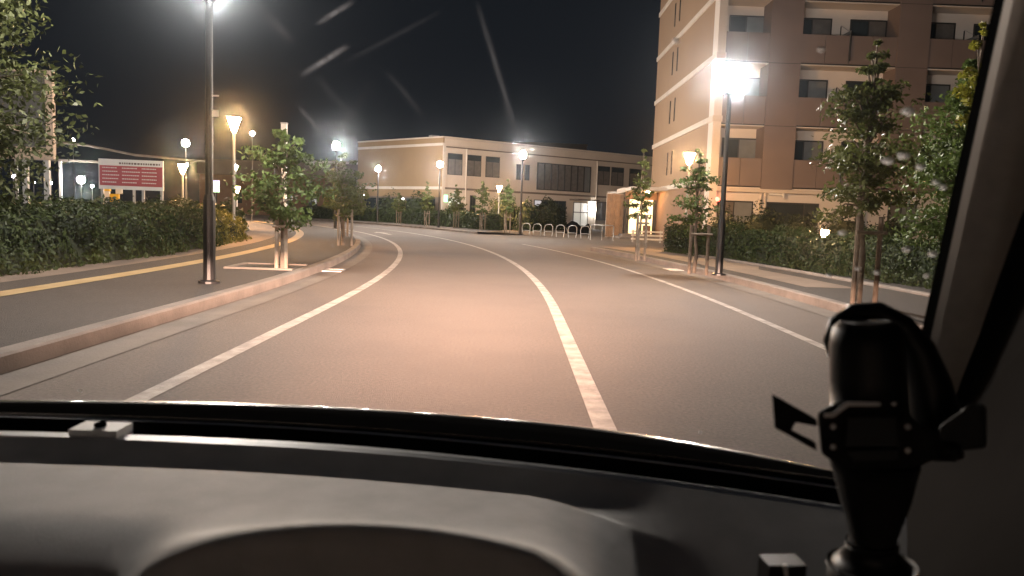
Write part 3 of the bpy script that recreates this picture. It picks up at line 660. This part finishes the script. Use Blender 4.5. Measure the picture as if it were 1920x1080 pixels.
t1 = curve([773, 774, 781, 790, 806, 828, 855, 897, 932]); t2 = curve([805, 807, 815, 824, 842, 868, 899, 944, 985])
q = MB(); q.grid([cols(-1, .985, t1), cols(-14, 1.02, t1), cols(8, 1.12, bon), cols(5.5, 1.19, bon), cols(6.5, 1.224, bon)]); obj('cowl', q, M['frit'], CAR, smooth=True)
def ribbon(c, h0, h1, Y):
    q = MB(); R = []
    n = len(XS)
    for dy, dY in ((-.0, .04), (0.0, .018), (.35, .012), (.8, .002), (1.0, -.004), (1.0, .03)):
        R.append([at(x, c(x)+dy*(h0+(h1-h0)*max(0, x/1560)), dep(Y+dY)(x)) for x in XS])
    q.grid(R); return q
obj('windscreen_trim', ribbon(t1, 7, 17, .975), M['trim'], CAR, smooth=True)
q = MB(); q.grid([[at(x, t1(x)+3, dep(.985)(x)) for x in XS], [at(x, (t1(x)+t2(x))/2+6, dep(.965)(x)) for x in XS], [at(x, t2(x)+8, dep(.945)(x)) for x in XS]]); obj('defrost_vent', q, M['vent'], CAR, smooth=True)
obj('dash_trim', ribbon(t2, 9, 25, .905), M['trim'], CAR, smooth=True)
# dash top with the instrument hood
def t2y(X):                            # distance of the dash's far edge at X
    return .895*(1-.16*max(0, (X/.9*1450-0+460)/1300-.0)**2*.8) if X > -.3 else .895
q = MB(); rows = []
NXD, NYD = 120, 110
xs = np.linspace(-1.35, .72, NXD)
edge = [at(x, t2(x)+11, dep(.90)(x)) for x in np.linspace(-420, 1800, 200)]
ex_ = np.array([p.x for p in edge]); ey_ = np.array([p.y for p in edge]); ez_ = np.array([p.z for p in edge])
def hood(X, Y):
    u = (X+.088)/.205
    if abs(u) >= 1.6: return 0
    arch = max(0.0, 1-u*u)
    rise = 1/(1+math.exp((Y-.605)/.022))
    return .088*arch**.55*rise/(1+math.exp(-(Y-.552)/.0035)) if arch > 0 else 0
for j in range(NYD):
    f = j/(NYD-1); r = []
    for X in xs:
        Ye = np.interp(X, ex_, ey_); ze = np.interp(X, ex_, ez_); Y = Ye-(Ye-.50)*f
        w_ = min(1, max(0, (X-.02)/.18)); w_ = w_*w_*(3-2*w_)
        z = ze-.022*(1-w_)*math.sin(math.pi*min(1, f*4))*(f < .25)+.004*math.sin(math.pi*f)
        z -= 1.9*max(0, .68-Y)**2
        z -= .36*w_*(Ye-Y)
        r.append(Vector((X, Y, z+hood(X, Y)*1.0)))
    rows.append(r)
q.grid(rows); obj('dashboard', q, M['dash'], CAR, smooth=True)
# instrument hood front (dark hollow under the rim)
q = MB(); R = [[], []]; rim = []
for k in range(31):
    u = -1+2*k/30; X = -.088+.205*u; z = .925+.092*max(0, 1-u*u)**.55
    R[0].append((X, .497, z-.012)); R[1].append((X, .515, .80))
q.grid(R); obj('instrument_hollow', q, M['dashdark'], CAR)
# small sensor on the trim
p = at(190, 803, .93); q = MB(); q.box((p.x, p.y, p.z-.004), (.058, .040, .014), 0.0)
so = obj('light_sensor', q, M['white'], CAR)
q = MB(); q.lathe([(.007, 0), (.007, .004)], 10, (p.x, p.y-.002, p.z+.0035)); obj('lens', q, M['frit'], so)
# windscreen: thin film of dirt scatters a little lamp light around every lamp
gm = bpy.data.materials.new('windscreen_glass'); gm.use_nodes = True; nt = gm.node_tree; nt.nodes.remove(nt.nodes['Principled BSDF'])
tr = nt.nodes.new('ShaderNodeBsdfTransparent'); tr.inputs[0].default_value = (.985, .99, .985, 1)
vs = nt.nodes.new('ShaderNodeVolumeScatter'); vs.inputs['Density'].default_value = 1.9; vs.inputs['Anisotropy'].default_value = .988; vs.inputs['Color'].default_value = (.80, .90, 1, 1)
nt.links.new(tr.outputs[0], nt.nodes['Material Output'].inputs[0]); nt.links.new(vs.outputs[0], nt.nodes['Material Output'].inputs['Volume'])
q = MB(); rows = []
for j in range(9):
    f = j/8; r = []
    for i in range(25):
        X = -1.4+2.2*i/24; yb = np.interp(X, ex_, ey_)+.10; zb = np.interp(X, ex_, ez_)+.02
        r.append((X, yb-.62*f, zb+.52*f+.04*math.sin(math.pi*f)))
    rows.append(r)
n0 = len(q.v); q.grid(rows); nb = len(q.v); q.grid([[(x, y-.0035, z-.0035) for x, y, z in r] for r in rows]); nf = len(q.f)//2
q.f[nf:] = [tuple(reversed(f)) for f in q.f[nf:]]
ring = list(range(25))+[25*k+24 for k in range(1, 9)]+[25*8+k for k in range(23, -1, -1)]+[25*k for k in range(7, 0, -1)]
for k in range(len(ring)):
    a, b_ = ring[k], ring[(k+1) % len(ring)]; q.f.append((a, nb+a, nb+b_, b_))
wsc = obj('windscreen', q, gm, CAR, smooth=True)
import bmesh
bm = bmesh.new(); bm.from_mesh(wsc.data); bmesh.ops.recalc_face_normals(bm, faces=bm.faces); bm.to_mesh(wsc.data); bm.free()
wd = leafmat('water_drop', (.9, .9, .9), 0.0, 1, .75)
for dx, dy, dr in ((1703, 208, 7), (1665, 300, 7), (1694, 291, 7), (1727, 312, 6), (1756, 341, 5), (1769, 350, 5), (1645, 510, 5), (1700, 467, 6), (1749, 475, 6), (1738, 516, 5), (1555, 515, 5), (1609, 503, 4), (1580, 436, 6),
        (1540, 92, 4), (1268, 76, 4), (150, 732, 4), (1313, 810, 3)):
    d = (at(dx, dy, 1)-Vector((0, 0, EYE))).normalized(); hit, loc, nor, fi = wsc.ray_cast(Vector((0, 0, EYE)), d)
    if hit:
        if nor.dot(d) > 0: nor = -nor
        a_ = nor.cross(Vector((1, 0, 0))).normalized(); c_ = nor.cross(a_); r_ = dr*loc.length/FPX*.55; dq = MB(); N_ = 9
        ctr = loc+nor*.0004
        ringp = [ctr+(a_*math.cos(6.283*k/N_)+c_*math.sin(6.283*k/N_)*1.15)*r_*random.uniform(.85, 1.1) for k in range(N_)]
        dq.v = [tuple(ctr+nor*r_*.35)]+[tuple(p) for p in ringp]; dq.f = [(0, 1+k, 1+(k+1) % N_) for k in range(N_)]+[tuple(range(N_, 0, -1))]
        obj('water_drop', dq, wd, wsc, smooth=True)
# lamp glare streaks, imitated by added translucent strips that fade to their edges
sm = bpy.data.materials.new('windscreen_glare'); sm.use_nodes = True; nt = sm.node_tree; nt.nodes.remove(nt.nodes['Principled BSDF'])
at_ = nt.nodes.new('ShaderNodeAttribute'); at_.attribute_name = 'glare'; t1_ = nt.nodes.new('ShaderNodeBsdfTransparent'); t2_ = nt.nodes.new('ShaderNodeBsdfTranslucent'); t2_.inputs[0].default_value = (.85, .9, 1, 1)
mx = nt.nodes.new('ShaderNodeMixShader'); nt.links.new(at_.outputs['Fac'], mx.inputs[0]); nt.links.new(t1_.outputs[0], mx.inputs[1]); nt.links.new(t2_.outputs[0], mx.inputs[2]); nt.links.new(mx.outputs[0], nt.nodes['Material Output'].inputs[0])
def on_glass(x, y):
    d = (at(x, y, 1)-Vector((0, 0, EYE))).normalized(); hit, loc, nor, fi = wsc.ray_cast(Vector((0, 0, EYE)), d)
    return loc-d*.0012 if hit else None
for ax, ay, bx_, by_, wd_, op in ((562, 143, 655, 84, 7, 1.3), (592, 47, 664, 1, 6, 1.2), (486, 14, 552, 82, 11, .45), (556, 196, 622, 270, 5, .9), (612, 262, 672, 206, 5, .7), (893, 2, 978, 280, 6, .5), (722, 130, 800, 225, 7, .18), (590, 140, 690, 252, 8, .22), (640, 120, 830, 20, 6, .16),
        (392, -10, 396, 150, 22, .30), (1370, 10, 1367, 130, 9, .35), (630, 262, 700, 150, 4, .22), (983, 280, 940, 190, 4, .25)):
    N_ = 14; L_ = math.hypot(bx_-ax, by_-ay); nx, ny = -(by_-ay)/L_, (bx_-ax)/L_; q = MB(); rr = []; al = []
    for j in range(5):
        r = []; o_ = (j-2)/2*wd_
        for k in range(N_):
            f = k/(N_-1); r.append(on_glass(ax+(bx_-ax)*f+nx*o_, ay+(by_-ay)*f+ny*o_) or on_glass(ax+(bx_-ax)*f, max(2, ay+(by_-ay)*f)))
            al.append(op*.30*(1.0 if j == 2 else .35 if j in (1, 3) else 0)*math.sin(math.pi*min(1, max(0, f)))**.8*random.uniform(.55, 1))
        rr.append(r)
    if any(p is None for r in rr for p in r): continue
    q.grid(rr); me = q.mesh('glare_streak', True); at2 = me.attributes.new('glare', 'FLOAT', 'POINT'); at2.data.foreach_set('value', al); me.materials.append(sm)
    obj('glare_streak', me, None, wsc)
wt = rows[8]
q = MB(); q.grid([[(x, y+.02, z+.015) for x, y, z in wt], [(x, y-.25, z+.06) for x, y, z in wt], [(x, -.5, 1.68) for x, y, z in wt], [(x, -1.4, 1.62) for x, y, z in wt], [(x, -1.7, 1.1) for x, y, z in wt], [(x, -1.8, .4) for x, y, z in wt]]); obj('roof_lining', q, M['pillar'], CAR, smooth=True)
# A pillar on the right
def pil(f): return (.88-.26*f)
q = MB(); r1 = []; r2 = []; r3 = []; r4 = []; r5 = []; r6 = []
for k in range(13):
    f = k/12; py = 980-1100*f; Y = pil(f); xl = 1868-(py+20)*.2185
    w = 1.0
    r1.append(at(xl, py, Y+.01)); r2.append(at(xl+15, py, Y+.002)); r3.append(at(xl+20, py, Y-.012)); r4.append(at(xl+36, py, Y-.022)); r5.append(at(xl+110, py, Y-.05)); r6.append(at(xl+330, py, Y-.02))
q.grid([r1, r2, r3]); pf = obj('pillar_seal', q, M['frit'], CAR, smooth=True)
q = MB(); q.grid([r3, r4]); obj('pillar_edge', q, M['edge'], CAR, smooth=True)
q = MB(); q.grid([r4, [a.lerp(b, .3)+Vector((0, -.008, 0)) for a, b in zip(r4, r5)], r5, r6]); obj('windscreen_pillar', q, M['pillar'], CAR, smooth=True)
q = MB(); q.grid([[at(1700, 1130, .66), at(1820, 1130, .60), at(2150, 1130, .5)], [at(1700, 880, .80), at(1850, 940, .66), at(2150, 980, .5)], [at(1700, 780, .86), at(1840, 800, .74), at(2150, 800, .5)], [at(1880, 100, .74), at(1990, 100, .66), at(2300, 100, .5)]]); obj('door_trim', q, M['dashdark'], CAR, smooth=True)
# headlights of our own car
HEAD, BEAM_SIGN = 100000, -1
for sx in (-1, 1):
    x = -.40+sx*.62
    h = MB(); h.lathe([(.09, 0), (.07, -.05)], 14); ho = obj('headlight', h, M['greyplastic'], CAR, (x, 2.0, .62)); ho.rotation_euler = (-math.pi/2, 0, 0)
    ld = bpy.data.lights.new('headlight_beam', 'SPOT'); ld.energy = HEAD; ld.color = (1, .62, .46); ld.spot_size = math.radians(110); ld.spot_blend = .6; ld.shadow_soft_size = .05
    ld.use_nodes = True; nt = ld.node_tree; em = nt.nodes['Emission']          # dipped beam: wide, with a soft cut-off just below the horizontal
    tc = nt.nodes.new('ShaderNodeTexCoord'); sp = nt.nodes.new('ShaderNodeSeparateXYZ'); nt.links.new(tc.outputs['Normal'], sp.inputs[0])
    def mth(op, a, b=None):
        n = nt.nodes.new('ShaderNodeMath'); n.operation = op
        for k, v in enumerate((a, b)):
            if v is None: continue
            if isinstance(v, (int, float)): n.inputs[k].default_value = v
            else: nt.links.new(v, n.inputs[k])
        return n.outputs[0]
    az = mth('MAXIMUM', mth('ABSOLUTE', sp.outputs[2]), .05)
    dep = mth('MULTIPLY', mth('DIVIDE', sp.outputs[1], az), BEAM_SIGN*57.3); hor = mth('MULTIPLY', mth('DIVIDE', sp.outputs[0], az), 57.3)
    fall = mth('DIVIDE', 1.0, mth('ADD', 1.0, mth('POWER', mth('DIVIDE', mth('MAXIMUM', dep, 0.0), 4.0), 3.3)))
    up = mth('MULTIPLY', mth('ADD', dep, -.6), .4); up = mth('MINIMUM', mth('MAXIMUM', up, .015), 1.0)
    hz = mth('DIVIDE', 1.0, mth('ADD', 1.0, mth('POWER', mth('DIVIDE', mth('ABSOLUTE', hor), 14.5), 2.8)))
    nt.links.new(mth('MULTIPLY', mth('MULTIPLY', fall, up), hz), em.inputs['Strength'])
    lo = bpy.data.objects.new('headlight_beam', ld); COL.objects.link(lo); lo.parent = CAR; lo.location = (x, 2.16, .62); lo.rotation_euler = (math.radians(90), 0, math.radians(sx*1.0))

# ------------------------------------------------------------------ phone holder on the dashboard
PD = .60
ORG = at(1635, 1075, PD)
H = thing('phone_holder', 'black empty phone holder clamp with open jaws standing on the dashboard', 'phone holder', ORG)
def ph(x, y, d=0.0): return at(x, y, PD+d)-ORG
u1 = (ph(1636, 900)-ph(1635, 900)).length      # metres per photo pixel there
def vtube(name, pts, rads, m, n=16, sm=True, d=0.0, par=H):
    q = MB(); q.tube([ph(x, y, d) for x, y in pts], [r*u1 for r in rads], n); return obj(name, q, m, par, smooth=sm)
vtube('stem', [(1640, 862), (1640, 885), (1640, 930), (1638, 975), (1636, 1008), (1634, 1030)], [80, 74, 64, 50, 42, 44], M['matte'])
vtube('base', [(1634, 1028), (1634, 1048), (1634, 1062), (1634, 1125), (1634, 1420)], [44, 62, 78, 84, 90], M['gloss'])
vtube('base_ring', [(1634, 1056), (1634, 1062)], [80, 82], M['greyplastic'], 20)
vtube('charging_pad', [(1622, 602), (1622, 612), (1624, 640), (1627, 700), (1630, 775)], [42, 56, 63, 66, 68], M['gloss'], 24, d=-.005)
vtube('arm', [(1561, 668), (1556, 640), (1568, 606), (1600, 586), (1645, 584), (1690, 610), (1722, 655), (1742, 720), (1752, 780), (1752, 850)], [10, 13, 16, 18, 20, 24, 30, 40, 48, 52], M['gloss'], 16, d=.03)
def slab(name, pts, d0, d1, m, par=H, bev=.003):
    q = MB(); n = len(pts); i = len(q.v)
    q.v += [tuple(ph(x, y, d0)) for x, y in pts]+[tuple(ph(x, y, d1)) for x, y in pts]
    q.f.append(tuple(range(n))); q.f.append(tuple(n+k for k in reversed(range(n))))
    for k in range(n): q.f.append((k, n+k, n+(k+1) % n, (k+1) % n))
    o = obj(name, q, m, par); mo = o.modifiers.new('bevel', 'BEVEL'); mo.width = bev; mo.segments = 2; return o
slab('clamp_body', [(1532, 772), (1572, 752), (1690, 752), (1716, 790), (1760, 812), (1760, 858), (1700, 884), (1590, 884), (1540, 850)], -.028, .012, M['matte'])
slab('clamp_face', [(1590, 782), (1680, 782), (1688, 838), (1584, 838)], -.034, -.029, M['greyplastic'], bev=.001)
slab('clamp_edge', [(1545, 783), (1563, 783), (1592, 762), (1680, 762), (1682, 754), (1588, 753), (1560, 774), (1545, 775)], -.033, -.027, M['trim'], bev=.0006)
slab('clamp_bar', [(1586, 846), (1684, 842), (1684, 862), (1600, 866)], -.034, -.027, M['greyplastic'], bev=.0006)
q = [(1447, 738), (1532, 786), (1532, 800), (1492, 792), (1484, 806), (1528, 828), (1532, 846), (1452, 802)]
slab('jaw', q, -.012, .004, M['matte'], bev=.0015)
for sx_, sy_ in ((1562, 800), (1562, 838), (1702, 800), (1702, 845)):
    q = MB(); q.tube([ph(sx_, sy_, -.031), ph(sx_, sy_, -.027)], [5*u1, 6*u1], 8); obj('screw', q, M['trim'], H)
vtube('knob', [(1742, 838), (1790, 848)], [16, 18], M['matte'], 12, d=-.02)
vtube('neck_ring', [(1635, 1014), (1635, 1022)], [47, 48], M['gloss'], 18)
slab('jaw', [(1760, 800), (1802, 770), (1812, 758), (1846, 756), (1850, 770), (1850, 840), (1806, 845), (1760, 852)], -.02, .006, M['greyplastic'], bev=.003)
t = thing('switch_box', 'small black box with a pale cable at the foot of the phone holder', 'switch', at(1465, 1075, .58))
q = MB(); q.box((0, 0, 0), (.030, .02, .022), .1); obj('body', q, M['gloss'], t)
q = MB(); q.tube([(-.002, -.011, .012), (.0, -.012, 0), (.002, -.011, -.02)], .0016, 6); obj('cable', q, M['white'], t)
